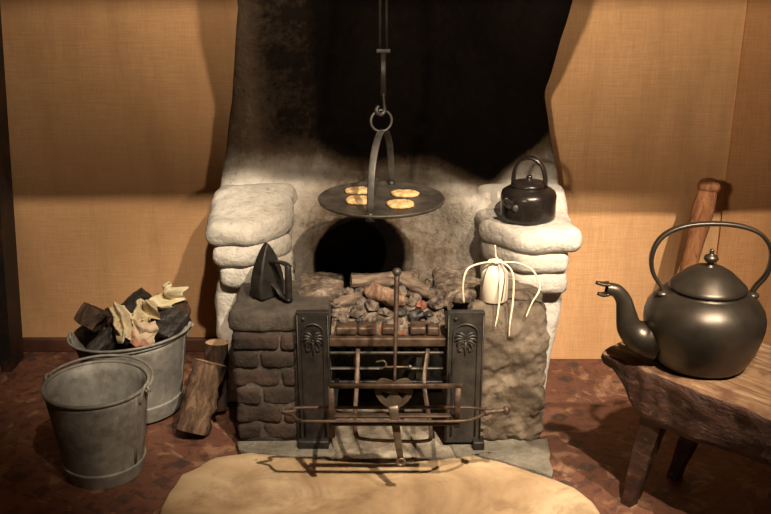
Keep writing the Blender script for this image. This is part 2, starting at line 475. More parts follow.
for j in range(NZ+1):
    z = .25+(2.74-.25)*(j/NZ)**1.35
    xl, xr = edgeL(z), edgeR(z)
    row = []
    for i in range(NU+1):
        u = i/NU
        # plan: return from wall, rounded front corner, concave back
        if u < .08: x = xl; Y = WL+.02-(WL+.02-3.10)*(u/.08)
        elif u > .92: x = xr; Y = 3.10+(WR+.02-3.10)*((u-.92)/.08)
        else:
            t = (u-.08)/.84; x = xl+(xr-xl)*t
            Y = 3.10-.055*math.sin(math.pi*min(1, min(t, 1-t)/.16))*.6
            rec = sst(.16, .40, t)*(1-sst(.60, .84, t))
            Y += rec*(.02+.20*sst(.75, 1.25, z))
            Y -= .17*sst(.88, 1.32, z)
            if z < .7: Y -= (1-rec)*.16*(1-sst(.60, .70, z))*0.9
            if z < .62: Y -= rec*.06*(1-sst(.35,.62,z))
        q = V((x*3, z*3, Y*2))
        if 0 < i < NU:
            Y += noise.fractal(q, 1, 2, 4)*.018
            x += noise.fractal(q+V((9,3,1)), 1, 2, 3)*.010
        row.append(bm.verts.new((x, Y, z)))
    for v_, uu in zip(row, range(NU+1)): v_.co.x *= 1-.045*sst(.88, 1.32, z)
    grid.append(row)
for j in range(NZ):
    for i in range(NU):
        bm.faces.new((grid[j][i], grid[j][i+1], grid[j+1][i+1], grid[j+1][i]))
o = structure('wall_chimney', bm, M['plaster'], soot_shade=soot_shade_at)
sm = o.modifiers.new('thick', 'SOLIDIFY'); sm.thickness = .012; sm.offset = -1

# unseen bulkhead added above the frame to shade the upper walls and flue
bm = B(); rock(bm, (-2.6, 2.25, 1.40), (2.6, 2.40, 2.75), .012, .05, .004, 5)
o = structure('shade_bulkhead_1', bm, M['bulkhead'])

# post / dresser edge at far left
t_ = thing('wooden_post', 'dark peeling painted wooden post at the left edge of the room', 'post', (-1.36, 3.1, 0))
bm = B()
a0, a1 = at(0, 0, 3.18), at(24, 358, 3.18)
kk = (a0.x-a1.x)/(a0.z-a1.z)
vs = box(bm, (-1, 3.06, 0.0), (0, 3.18, 1.38), 0)
for v in vs:
    e = a1.x+kk*(v.co.z-a1.z)
    v.co.x = e if v.co.x > -.5 else e-.16
obj('shaft', bm, M['post'], t_, False, True)
bm = B(); rock(bm, (a1.x-.10, 3.045, .0), (a1.x-.035, 3.06, .10), .006, .01, .003, 30)
obj('worn_foot', bm, M['wood'], t_, True, True, label='bare brown wood where the paint has gone')

# ============================================================ HEARTH SLAB
pts = [(150,560),(158,514),(168,492),(181,474),(214,457),(250,452),(300,457),(340,461),(400,463),(455,458),(475,455),(500,460),(545,476),(575,486),(592,500),(606,520),(620,560)]
def slabmesh(pts, z, name, mat, label, cat, thick, seed=0, kind=None):
    P = [gr(x, y, z) for x, y in pts]
    P = [V((p.x, p.y, 0)) for p in P]
    # refine the outline with a little wobble
    Q = []
    for a, b in zip(P, P[1:]+P[:1]):
        m = max(1, int((b-a).length/.02))
        for i in range(m):
            q = a.lerp(b, i/m); nn = (b-a).normalized().cross(V((0,0,1)))
            Q.append(q+nn*noise.noise(q*22+V((seed,0,0)))*.006)
    c = sum(Q, V((0,0,0)))/len(Q)
    bm = B(); rings = []
    for f, zz in ((1.0, 0), (1.0, z-.006), (.985, z), (.9, z), (.75, z), (.55, z), (.35, z), (.15, z)):
        rings.append([bm.verts.new(V((c.x+(q.x-c.x)*f, c.y+(q.y-c.y)*f, zz+(noise.fractal(V((q.x*f, q.y*f, seed))*7, 1, 2, 3)*.0025 if zz == z else 0)))) for q in Q])
    for a, b in zip(rings, rings[1:]):
        for i in range(len(Q)):
            k = (i+1) % len(Q); bm.faces.new((a[i], a[k], b[k], b[i]))
    bm.faces.new(rings[-1]); bm.faces.new(rings[0][::-1])
    bmesh.ops.recalc_face_normals(bm, faces=bm.faces)
    o = obj(name, bm, mat, origin=(c.x, c.y, 0)); return tag(o, label, cat, None, kind)
slabmesh(pts, .03, 'hearthstone', M['slab'], 'large worn buff hearthstone lying in front of the grate', 'stone slab', .03)
slabmesh([(236,441),(300,438),(330,440),(336,452),(322,462),(296,456),(250,451),(240,449)], .024, 'paving_stone', M['grey_stone'], 'cracked grey stone under the brick hob, left of the grate', 'stone', .024, 3)
slabmesh([(444,438),(548,438),(552,474),(520,466),(500,459),(475,454),(458,456)], .024, 'paving_stone', M['grey_stone'], 'grey stone under the clay hob, right of the grate', 'stone', .024, 5)
slabmesh([(326,350),(452,350),(456,457),(420,459),(333,457)], .02, 'paving_stone', M['mortar2'], 'pale ash-strewn stone beneath the fire grate', 'stone', .02, 8)

# ============================================================ PIERS
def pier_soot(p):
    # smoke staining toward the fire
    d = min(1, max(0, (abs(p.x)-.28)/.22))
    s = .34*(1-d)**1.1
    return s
tl = thing('whitewashed_pier', 'whitewashed rough stone pier left of the fire, behind the flat iron', 'stone pier', (-.40, 2.95, 0))
def sl(p):  # top ledge slopes up to the wall
    return p
def stones(t_, L):
    for k_, (lo, hi, r, am, sd) in enumerate(L):
        bm = B(); rock(bm, lo, hi, r, .014, am, 7, sd, .0015, 40)
        for v in bm.verts:
            if k_ == 0 and v.co.z > (lo[2]+hi[2])/2:
                v.co.z += (.05*sst(2.79, 3.05, v.co.y) if t_ is tl else .07*sst(2.98, 3.08, v.co.y))
            if t_ is not tl and k_ == 3: v.co.x -= .045*(1-sst(.0, .40, v.co.z))
            kf = (1-sst(.27, .43, abs(v.co.x)))*(1 if k_ < 3 else 0)
            v.co.y += kf*.15*max(0, (3.1-v.co.y)/.34)
        obj('stone', bm, M['white'], t_, True, True, soot_shade=pier_soot)
stones(tl, [((-.562, 2.755, .565), (-.30, 3.09, .648), .038, .014, 1),
            ((-.54, 2.765, .500), (-.305, 3.09, .574), .030, .010, 2),
            ((-.522, 2.775, .425), (-.30, 3.09, .508), .028, .012, 3),
            ((-.552, 2.815, .0), (-.30, 3.09, .445), .035, .012, 4)])
tr = thing('whitewashed_pier', 'whitewashed rough stone pier right of the fire, under the small kettle', 'stone pier', (.40, 2.95, 0))
stones(tr, [((.30, 2.755, .550), (.603, 3.09, .625), .032, .012, 5),
            ((.31, 2.765, .478), (.575, 3.09, .556), .028, .010, 6),
            ((.31, 2.785, .405), (.572, 3.09, .486), .028, .010, 7),
            ((.30, 2.83, .0), (.575, 3.09, .415), .03, .010, 8)])

# ============================================================ HOBS
tb = thing('brick_hob', 'sooty, shade-darkened brick hob left of the grate, under the flat iron', 'hob', (-.35, 2.67, 0))
bm = B(); rock(bm, (-.447, 2.543, .02), (-.165, 2.80, .425), .012, .012, .006, 12, 11)
obj('mortar', bm, M['mortar'], tb, True, True)
random.seed(21)
rows = [(.030, .085), (.090, .145), (.150, .205), (.211, .266), (.272, .325), (.331, .382)]
for i, (z0, z1) in enumerate(rows):
    xs = [-.452, -.31, -.262] if i % 2 else [-.452, -.372, -.262]
    for a, b in zip(xs, xs[1:]):
        bm = B(); j = random.uniform(-.003, .003)
        rock(bm, (a+.003, 2.536+j, z0), (b-.004, 2.66, z1), .012, .010, .007, 14, i*5+a*9, .002, 60)
        obj('brick', bm, M['brick_s'], tb, True, True)
bm = B(); rock(bm, (-.456, 2.535, .388), (-.162, 2.80, .452), .018, .010, .008, 10, 31, .002, 50)
obj('top_slab', bm, M['mortar'], tb, True, True)
tc = thing('clay_hob', 'rough clay-rendered hob right of the grate, under the white enamel jar', 'hob', (.38, 2.67, 0))
def cf(p):
    if p.y < 2.62 and p.x > .2: p.y += .03*sst(.38, .47, p.z)
    return p
bm = B(); rock(bm, (.255, 2.538, .018), (.478, 2.84, .455), .035, .0075, .014, 15, 41, .008, 55, cf)
obj('render', bm, M['clay'], tc, True, True)

# ============================================================ GRATE
tg = thing('fire_grate', 'cast iron fire grate between the two hobs holding coals', 'fire grate', (0, 2.6, 0))
def cheek(x0, x1, mat, lab):
    bm = B(); box(bm, (x0, 2.515, .035), (x1, 2.535, .462), .003)
    p = obj('side_plate', bm, mat, tg, False, True, label=lab)
    xm = (x0+x1)/2; hw = (x1-x0)/2
    fr = lambda X, Z: V((xm+X, 2.513, Z))
    # raised arch frame
    bm = B(); L = []
    L += [fr(-hw*.66, .06), fr(-hw*.66, .2), fr(-hw*.66, .385)]
    for k in range(1, 10):
        a = math.pi-math.pi*k/10; L.append(fr(hw*.66*math.cos(a), .395+.030*math.sin(a)))
    L += [fr(hw*.66, .385), fr(hw*.66, .2), fr(hw*.66, .06)]
    sweep(bm, L, .0030, 8)
    sweep(bm, [fr(-hw*.93, .045), fr(-hw*.93, .452)], .0022, 6); sweep(bm, [fr(hw*.93, .045), fr(hw*.93, .452)], .0022, 6)
    obj('arch_moulding', bm, mat, p, True, True)
    # palmette
    bm = B()
    for s in (-1, 1):
        for a0, ln in ((6, .036), (30, .035), (56, .034), (84, .030)):
            pts = []
            for k in range(5):
                t = k/4; a = R(90-s*(a0+t*t*38)); q = ln*t
                pts.append(fr(math.cos(a)*q, .372+math.sin(a)*q))
            sweep(bm, pts, [.0016, .0044, .0056, .0048, .002], 8, None)
        pts = smoothpts([fr(s*.003, .366), fr(s*.012, .366), fr(s*.019, .356), fr(s*.019, .344), fr(s*.012, .341), fr(s*.010, .348)], 4)
        sweep(bm, pts, [.002, .0042, .004, .002], 8)
    sweep(bm, [fr(0, .372), fr(0, .350), fr(0, .322)], [.004, .0045, .001], 8)
    sweep(bm, [fr(-.008, .352), fr(.008, .352)], .003, 8)
    ball(bm, fr(0, .372), .005, 8)
    obj('palmette', bm, mat, p, True, True)
    bm = B(); ball(bm, fr(-hw*.55, .440), .006, 8, (1,.6,1)); obj('rivet', bm, mat, p, True, True)
cheek(-.258, -.163, M['iron'], 'black cast iron plate with an arched palmette')
cheek(.178, .286, M['iron_side'], 'lighter grey cast iron plate with an arched palmette')
bm = B(); box(bm, (.262, 2.49, .020), (.296, 2.534, .05), .004); obj('plate_foot', bm, M['iron'], tg, True, True)
bm = B(); box(bm, (-.262, 2.495, .024), (-.17, 2.534, .05), .004); obj('plate_foot', bm, M['iron'], tg, True, True)
def bar(z0, z1, y0, y1, m, x0=-.166, x1=.182, nm='front_bar'):
    bm = B(); box(bm, (x0, y0, z0), (x1, y1, z1), .004); obj(nm, bm, m, tg, True, True)
bar(.345, .372, 2.530, 2.560, M['rust'], nm='top_bar')
bar(.312, .322, 2.545, 2.556, M['iron_side'])
bar(.262, .270, 2.545, 2.556, M['iron_side'])
bar(.215, .223, 2.550, 2.562, M['iron'])
for x in (-.085, .10):
    bm = B(); box(bm, (x-.009, 2.556, .21), (x+.009, 2.564, .35), .002); obj('upright_bar', bm, M['iron_side'], tg, True, True)
for i in range(9):
    x = -.15+i*.0395
    bm = B(); box(bm, (x-.006, 2.565, .295), (x+.006, 2.86, .312), .003); obj('bottom_bar', bm, M['iron'], tg, True, True)
xs = [(336,357),(358,376),(382,396),(410,426),(427,439)]
for a, b in xs:
    bm = B(); rock(bm, (at(a,328,2.56).x, 2.545, .374), (at(b,328,2.56).x, 2.60, .400), .005, .006, .003, 30, a)
    obj('ledge_block', bm, M['rust'], tg, True, True)
bm = B(); box(bm, (-.17, 2.87, .02), (.19, 2.89, .36), .003); obj('back_plate', bm, M['iron'], tg, True, True)
# swing fittings seen through the bars
bm = B()
sweep(bm, smoothpts([at(376,362,2.55), at(384,361,2.54), at(386,366,2.54), at(380,369,2.545)], 4), .003, 8)
sweep(bm, [at(384,367,2.54), at(412,367,2.54)], .0035, 8); ball(bm, at(410,367,2.54), .007, 8)
obj('latch', bm, M['steel'], tg, True, True)

# ============================================================ ASH, COALS, LOGS
bm = B()
NXa, NYa = 60, 60; g = []
def ashz(x, y):
    z = .392 + .03*sst(2.56, 2.75, y)
    z += .022*sst(.10, .22, abs(x-.01))*sst(2.6, 2.75, y)
    z += noise.fractal(V((x*14, y*14, 3)), 1, 2, 4)*.018
    z -= .085*sst(2.72, 2.92, y)
    z -= .03*(1-sst(2.56, 2.60, y))
    return z
for j in range(NYa+1):
    y = 2.562+(3.09-2.562)*j/NYa; row = []
    for i in range(NXa+1):
        wl, wr = (-.160, .176) if y < 2.8 else (-.27, .29)
        x = wl+(wr-wl)*i/NXa; row.append(bm.verts.new((x, y, ashz(x, y))))
    g.append(row)
for j in range(NYa):
    for i in range(NXa): bm.faces.new((g[j][i], g[j][i+1], g[j+1][i+1], g[j+1][i]))
# skirt down to the bars
bd = [g[0][i] for i in range(NXa+1)]; lo = [bm.verts.new((v.co.x, v.co.y+.004, .325)) for v in bd]
for i in range(NXa): bm.faces.new((lo[i], lo[i+1], bd[i+1], bd[i]))
o = obj('ash_bed', bm, M['ash'], origin=(0, 2.8, .32))
tag(o, 'bed of pale ash and cinders filling the grate', 'ash', None, 'stuff')
# ash drifts lapping over the inner edges of the hobs
bm = B(); rock(bm, (-.27, 2.67, .428), (-.13, 2.86, .462), .016, .012, .009, 16, 51, .004, 50)
tag(obj('ash_drift', bm, M['ash'], origin=(-.2, 2.8, .44)), 'drift of ash on the left edge of the fire by the flat iron', 'ash', None, 'stuff')
bm = B(); rock(bm, (.15, 2.66, .424), (.29, 2.90, .462), .016, .012, .009, 16, 52, .004, 50)
tag(obj('ash_drift', bm, M['ash'], origin=(.22, 2.8, .44)), 'drift of ash on the right edge of the fire by the enamel jar', 'ash', None, 'stuff')

def lump(c, r, mat, name, label, cat, group, seed, sc=(1,.9,.75)):
    bm = B(); q = bmesh.ops.create_icosphere(bm, subdivisions=2, radius=1)
    for v in q['verts']:
        d = v.co.normalized()
        f = 1+.6*noise.noise(d*1.6+V((seed*1.9, seed, 0)))+.12*noise.noise(d*4+V((0, seed, 0)))
        v.co = V((d.x*r*sc[0], d.y*r*sc[1], d.z*r*sc[2]))*f
    zr = min(v.co.z for v in bm.verts)
    bmesh.ops.translate(bm, vec=(0, 0, -zr), verts=bm.verts)
    o = obj(name, bm, mat, None, False, origin=None); o.location = V(c)+V((0,0,0)); o.rotation_euler = (0, 0, seed*1.3)
    return tag(o, label, cat, group)
random.seed(5)
n = 0; placed = []
tries = 0
while n < 46 and tries < 4000:
    tries += 1
    x = random.uniform(-.150, .166); y = random.uniform(2.585, 2.78)
    r = random.uniform(.011, .027)
    if any((x-a)**2+(y-b)**2 < (r+c)**2*.62 for a, b, c in placed): continue
    placed.append((x, y, r))
    kind = random.random()
    if kind < .07: m, lab, gp = 'ember', 'small red-tinged ember among the coals in the grate', 'red embers in the grate'
    elif kind < .38: m, lab, gp = 'coal', 'black coal lump in the grate bed', 'black coals in the grate'
    else: m, lab, gp = 'ashcoal', 'ash-dusted pinkish grey coal lump in the grate bed', 'ash-dusted coals in the grate'
    lump((x, y, ashz(x, y)-.004), r, M[m], 'ember' if m == 'ember' else 'coal_lump', lab, 'ember' if m == 'ember' else 'coal', gp, n+3)
    n += 1
def log(name, p0, p1, r, mat, label, group=None, cat='log', r1=None, amp=.006, ends=True, nf=22):
    p0, p1 = V(p0), V(p1); d = (p1-p0); L = d.length
    t = thing(name, label, cat, p0, (0,0,0), group)
    q = d.to_track_quat('Z', 'Y'); t.rotation_euler = q.to_euler()
    r1 = r1 or r
    n = max(6, int(L/.012)); pts = [V((0, 0, L*i/n)) for i in range(n+1)]
    bm = B(); sweep(bm, pts, [r+(r1-r)*i/n for i in range(n+1)], 26, cap=False, noise_amp=amp, nf=nf, side=(1,0,0))
    bmesh.ops.recalc_face_normals(bm, faces=bm.faces)
    bk = obj('bark', bm, mat, t)
    for z, rr in ((.002, r), (L-.002, r1)):
        bm = B(); bmesh.ops.create_circle(bm, cap_ends=True, segments=26, radius=rr*.985)
        if z > .01: pass
        bmesh.ops.translate(bm, vec=(0,0,z), verts=bm.verts); obj('cut_end', bm, M['end'] if mat != M['log_grey'] else mat, bk, False)
    return t
log('firewood_log', at(351,281,2.77), at(410,279,2.80), .024, M['log_grey'], 'thick round log lying crosswise at the back of the fire', None, amp=.003)
log('firewood_log', at(402,280,2.78), at(451,304,2.66), .019, M['log_grey'], 'long branch sloping down to the right-hand iron plate', None, amp=.003)
log('firewood_log', at(334,303,2.68), at(368,297,2.70), .021, M['log_grey'], 'grey log at the left edge of the coals', None, amp=.004)
log('firewood_log', at(412,277,2.84), at(414,273,2.94), .019, M['log_grey'], 'short log seen end-on behind the poker knob', None, amp=.003)
log('firewood_log', at(428,284,2.82), at(444,280,2.91), .015, M['log_grey'], 'small stub of branch at the right rear of the fire', None, amp=.003)
# split log
bm = B(); a, b = at(364,289,2.68), at(406,302,2.64)
dirv = (b-a)
pts = [a.lerp(b, i/12) for i in range(13)]
sweep(bm, pts, [.012, .024, .027, .028, .026, .020, .010], 18, None, noise_amp=.008, nf=45)
bmesh.ops.scale(bm, vec=(1,1,1), verts=bm.verts)
tag(obj('split_log', bm, m_bark('split_bark', (.07,.035,.022), (.19,.11,.07), (.36,.25,.17)), origin=a), 'reddish split log with flaking bark, foremost of the logs on the coals', 'log')

# ============================================================ GRIDDLE
gc = V((-.012, 2.72, .7365)); gR = .189
tgd = thing('griddle', 'round flat iron griddle hanging over the fire with oatcakes on it', 'griddle', gc)
bm = B(); lathe(bm, [(0, -.006), (gR*.90, -.006), (gR*.985, -.001), (gR, .006), (gR*.99, .009), (gR*.965, .006), (gR*.90, .001), (0, 0)], 72)
obj('plate', bm, M['griddle'], tgd)
hp0 = at(370, 211, 2.545) - gc; hp0.z = .002
hp1 = V((-hp0.x, -hp0.y, .002))
dirh = V((hp0.x, hp0.y, 0)).normalized()
pts = []
for i in range(29):
    a = math.pi*i/28
    c_ = math.cos(a); s_ = math.sin(a)
    pts.append(V((dirh.x*.172*c_+.0*s_, dirh.y*.172*c_, .002+.205*(s_**.8 if s_ > 0 else 0))))
bm = B(); sweep(bm, pts, 1.0, 10, side=V((dirh.y, -dirh.x, 0)), flat=(.021, .005)); bh = obj('bow_handle', bm, M['iron_side'], tgd)
for s in (1, -1):
    bm = B(); q = dirh*.176*s; lathe(bm, [(0,-.012),(.012,-.012),(.012,.010),(.008,.014),(0,.014)], 16, q); obj('hinge_lug', bm, M['iron'], tgd)
# ring
tr_ = []
rc = V((.0, 0, .205+.002+.031))
bm = B(); pts = [rc+V((.031*math.cos(2*math.pi*i/32)*.97, .031*math.cos(2*math.pi*i/32)*.25, .031*math.sin(2*math.pi*i/32))) for i in range(32)]
sweep(bm, pts, .0036, 10, closed=True); obj('ring', bm, M['iron_side'], bh)
# hanger
th = thing('pot_hanger', 'long dark iron pot hook hanging down the flue and holding the griddle ring', 'hanger', (-.014, 2.72, .98))
bm = B(); z0 = gc.z+rc.z+.031
sweep(bm, smoothpts([V((-.020,2.716,z0+.014)), V((-.026,2.712,z0-.001)), V((-.014,2.715,z0-.012)), V((-.003,2.72,z0-.003)), V((-.004,2.72,z0+.02)), V((-.006,2.722,z0+.05))], 6), [.006,.007,.006,.005,.005], 10)
obj('hook', bm, M['iron'], th, True, True)
bm = B(); sweep(bm, [V((-.006,2.722,z0+.04)), V((-.006,2.722,1.18))], 1.0, 10, side=(1,0,0), flat=(.016, .007)); obj('rod', bm, M['iron'], th, True, True)
bm = B()
for s in (-1, 1): sweep(bm, [V((-.006+s*.009,2.722,1.17)), V((-.006+s*.009,2.722,2.0))], .004, 8)
obj('twin_rods', bm, M['iron'], th, True, True)
bm = B(); box(bm, (-.026, 2.713, 1.168), (.014, 2.731, 1.180), .002); obj('collar', bm, M['iron'], th, True, True)
t2 = thing('chimney_crane', 'iron crane bar high in the flue carrying the pot hook', 'crane', (-.006, 2.9, 2.0))
bm = B(); sweep(bm, [V((-.006,2.66,2.0)), V((-.006,3.30,2.0))], .012, 10); obj('bar', bm, M['iron'], t2, True, True)

# oatcakes
OC = [(358,190.5,.080,.034,4,'oatcake at the back left of the griddle'), (359,200,.078,.044,-4,'oatcake at the front left of the griddle'),
      (405,193.5,.086,.036,-8,'oatcake at the back right of the griddle'), (400.5,204,.080,.044,6,'oatcake at the front right of the griddle')]
for i, (px, py, wx, wy, an, lab) in enumerate(OC):
    p = gr(px, py, gc.z+.006)
    bm = B()
    N_ = 40; out = []
    for k in range(N_):
        a = 2*math.pi*k/N_
        x = wx/2*math.copysign(abs(math.cos(a))**.75, math.cos(a)); y = wy*.85*math.copysign(abs(math.sin(a))**.8, math.sin(a))
        if i % 2: y *= (1 if y > 0 else 1)
        f = 1+.09*noise.noise(V((math.cos(a)*2, math.sin(a)*2, i*3)))
        out.append((x*f, y*f))
    rings = []
    for f, z in ((.92,0),(1.0,.003),(.98,.008),(.88,.0105),(.6,.011),(.3,.0112)):
        rings.append([bm.verts.new((x*f, y*f, z+(noise.noise(V((x*f*90, y*f*90, i)))*.0022 if z > .004 else 0))) for x, y in out])
    for a_, b_ in zip(rings, rings[1:]):
        for k in range(N_): bm.faces.new((a_[k], a_[(k+1) % N_], b_[(k+1) % N_], b_[k]))
    bm.faces.new(rings[-1]); bm.faces.new(rings[0][::-1])
    o = obj('oatcake', bm, M['oat']); o.location = (p.x, p.y, gc.z+.0008); o.rotation_euler = (0, 0, R(an)); tag(o, lab, 'oatcake', 'oatcakes on the griddle')

# ============================================================ FLAT IRON
ti = thing('flat_iron', 'black cast flat iron standing on its heel on the brick hob', 'flat iron', (-.352, 2.665, .456), (0, 0, R(-42)))
bm = B(); S = []
NZ_ = 16
HT = .166
for layer, dx in ((0, -.030), (1, -.024), (2, .016), (3, .022)):
    ring = []
    inset = .92 if layer in (0,) else (1.0 if layer in (1, 2) else .86)
    pr = []
    for k in range(NZ_+1):
        t = k/NZ_; hw = .052*(1-t**1.9)**.85*(.86+.14*min(1, t*5))
        pr.append((hw*inset, t*HT*(.99 if layer in (0, 3) else 1)))
    loop = [(-a, z) for a, z in pr]+[(a, z) for a, z in pr[::-1][1:]]
    ring = [bm.verts.new((dx*(1-.72*(z/HT)**2.5), y, z)) for y, z in loop]
    S.append(ring)
for a, b in zip(S, S[1:]):
    for k in range(len(a)):
        k2 = (k+1) % len(a); bm.faces.new((a[k], a[k2], b[k2], b[k]))
bm.faces.new(S[0]); bm.faces.new(S[-1][::-1]); bmesh.ops.recalc_face_normals(bm, faces=bm.faces)
obj('body', bm, M['iron'], ti, False)
bm = B(); sweep(bm, smoothpts([V((.018,0,.110)), V((.045,0,.116)), V((.075,0,.118)), V((.098,0,.112))], 5), 1.0, 10, side=(0,1,0), flat=(.018,.007)); obj('handle_arm', bm, M['iron'], ti)
bm = B(); sweep(bm, smoothpts([V((.018,0,.040)), V((.040,0,.030)), V((.060,0,.014)), V((.098,0,.008))], 5), 1.0, 10, side=(0,1,0), flat=(.020,.008)); obj('handle_arm', bm, M['iron'], ti)
bm = B(); sweep(bm, [V((.090,0,.006+.11*i/8)) for i in range(9)], [.0085,.010,.0105,.011,.011,.011,.0105,.010,.009], 14); obj('grip', bm, M['iron'], ti)

# ============================================================ SMALL KETTLE
kx = .452; tk = thing('small_kettle', 'small squat black kettle with a looped handle on the white stone ledge', 'kettle', (kx, 2.895, .628))
bm = B(); lathe(bm, [(0,0),(.078,0),(.086,.004),(.088,.012),(.087,.05),(.088,.075),(.083,.088),(.070,.097),(.054,.100),(.054,.106),(0,.106)], 48)
obj('body', bm, M['kettle_s'], tk)
bm = B(); lathe(bm, [(.054,.104),(.056,.108),(.052,.116),(.034,.121),(.014,.124),(.008,.127),(.010,.133),(.008,.139),(0,.141)], 40); obj('lid', bm, M['kettle_s'], tk)
rotk = R(28); ux, uy = math.cos(rotk), -math.sin(rotk)
bm = B(); pts = [V((.047*math.cos(a)*ux/.88, .047*math.cos(a)*uy, .105+.090*max(0, math.sin(a))**.75)) for a in [math.pi*i/24 for i in range(25)]]
sweep(bm, pts, 1.0, 12, side=V((-uy, ux, 0)), flat=(.022,.011)); obj('handle', bm, M['kettle_s'], tk)
bm = B(); sweep(bm, smoothpts([V((-.055,-.050,.055)), V((-.072,-.062,.066)), V((-.080,-.070,.078)), V((-.085,-.073,.086))], 4), [.017,.013,.010,.009], 14); obj('spout', bm, M['kettle_s'], tk)
bm = B(); ball(bm, (-.048, -.072, .052), .012, 10, (1.0,.5,1)); obj('rivet', bm, M['iron_side'], tk)

# ============================================================ ENAMEL JAR + RUSHES
jc = V((.322, 2.625, .458))
tj = thing('enamel_jar', 'small cream enamel jar with sloping shoulders on the clay hob', 'jar', jc)
bm = B(); lathe(bm, [(0,0),(.040,0),(.042,.003),(.041,.05),(.040,.084),(.036,.092),(.024,.108),(.020,.112),(.022,.118),(.021,.121),(.018,.119),(.018,.10),(0,.10)], 40)
obj('body', bm, M['cream'], tj)
bm = B(); sweep(bm, smoothpts([V((-.020,-.012,.108)), V((-.031,-.026,.09)), V((-.038,-.030,.055)), V((-.042,-.030,.03))], 5), .0016, 8); obj('bail_wire', bm, M['steel'], tj)
bm = B(); sweep(bm, smoothpts([V((.018,-.014,.108)), V((.026,-.030,.085)), V((.022,-.040,.04)), V((.018,-.042,.01))], 5), .0016, 8); obj('bail_wire', bm, M['steel'], tj)
def rush(pts, label, r=.0030):
    P = smoothpts([at(*p) for p in pts], 7)
    bm = B(); sweep(bm, P, [r*.7, r, r, r*.6], 10)
    tag(obj('rush_strand', bm, M['rush'], origin=P[0]), label, 'rush', 'pale rushes draped over the enamel jar')
rush([(464,303,2.555),(463,285,2.56),(467,270,2.57),(478,264,2.585),(494,262,2.60),(501,266,2.60)], 'pale rush arching left from the jar to the iron plate')
rush([(495,245,2.615),(496,256,2.615),(499,264,2.60),(500,290,2.57),(498,312,2.535),(495,327,2.522)], 'pale rush standing up then hanging down the jar front')
rush([(494,263,2.60),(505,264,2.59),(513,275,2.575),(513,300,2.545),(510,322,2.525),(509,337,2.522)], 'pale rush hanging longest down the clay face')
rush([(500,262,2.60),(518,263,2.60),(532,270,2.60),(539,282,2.59),(539,291,2.575),(532,303,2.552),(526,317,2.535)], 'pale kinked rush arching right of the jar')

# ============================================================ HANGING RACK IN FRONT OF GRATE
YR = 2.23
tt = thing('toasting_rack', 'rusty iron bar rack projecting low in front of the grate', 'rack', (0, YR, .2))
xl, xr = at(331,386,YR).x, at(458,386,YR).x
zt = at(390,386,YR).z
bm = B(); sweep(bm, [V((xl-.004,YR,zt)), V((xr+.012,YR,zt))], 1, 10, side=(0,0,1), flat=(.013,.010)); obj('top_rail', bm, M['rust'], tt, True, True)
for x, py in ((xl, 437), (xr, 427)):
    bm = B(); zb = at(0,py,YR).z
    sweep(bm, [V((x,YR,zt)), V((x,YR,zb))], 1, 10, side=(1,0,0), flat=(.017,.009)); obj('end_post', bm, M['rust'], tt, True, True)
    bm = B(); sweep(bm, [V((x,YR+.004,zb+.012)), V((x,2.545,zb+.012))], 1, 10, side=(1,0,0), flat=(.012,.010)); obj('support_arm', bm, M['iron'], tt, True, True)
zl = at(0,420,YR-.005).z
y2 = YR+.062
pl = smoothpts([V((at(282,411,YR+.04).x, YR+.03, zl+.004)), V((at(293,408,YR).x, YR+.045, zl)), V((at(300,407,y2).x, y2, zl)), V((0,y2,zl)), V((at(470,407,y2).x,y2,zl)), V((at(484,411,YR+.03).x, YR+.035, zl)),
     V((at(474,420,YR).x,YR+.002,zl)), V((at(455,421,YR).x,YR-.012,zl)), V((0,YR-.012,zl)), V((at(315,420,YR).x,YR-.012,zl)), V((at(300,419,YR).x,YR-.008,zl)), V((at(292,412,YR).x,YR+.02,zl))], 5)
bm = B(); sweep(bm, pl, .0044, 10, closed=True); obj('shelf_loop', bm, M['rust'], tt, True, True)
bm = B(); box(bm, (xl, YR+.012, zl-.004), (xr, YR+.030, zl+.002), .002); obj('shelf_slat', bm, M['rust'], tt, True, True)
bm = B(); box(bm, (xl-.004, YR-.010, zl-.016), (xr+.004, YR+.000, zl-.006), .002); obj('lower_rail', bm, M['iron'], tt, True, True)
kp = V((at(484,411,YR+.03).x, YR+.035, zl))
ke = V((kp.x+.058, YR+.045, zl+.002))
bm = B(); sweep(bm, [kp.lerp(ke, t) for t in (0,.15,.3,.45,.6,.8,1)], [.009,.010,.006,.009,.006,.0055,.007], 12); spn = obj('spindle', bm, M['rust'], tt, True, True)
bm = B(); ball(bm, ke+V((.004,0,0)), .0125, 16, (.8,1,1)); obj('knob', bm, M['rust'], spn, True, True)
# U strap
bm = B()
U = smoothpts([at(358,349,2.53), at(357,380,2.47), at(355,415,2.42), at(356,434,2.40), at(364,439,2.395), at(395,441,2.395), at(424,441,2.395), at(431,435,2.40), at(427,405,2.43), at(424,380,2.47), at(428,349,2.53)], 5)
sweep(bm, U, 1, 10, side=(0,.9,.5), flat=(.006,.013)); obj('hanging_strap', bm, M['rust'], tt, True, True)

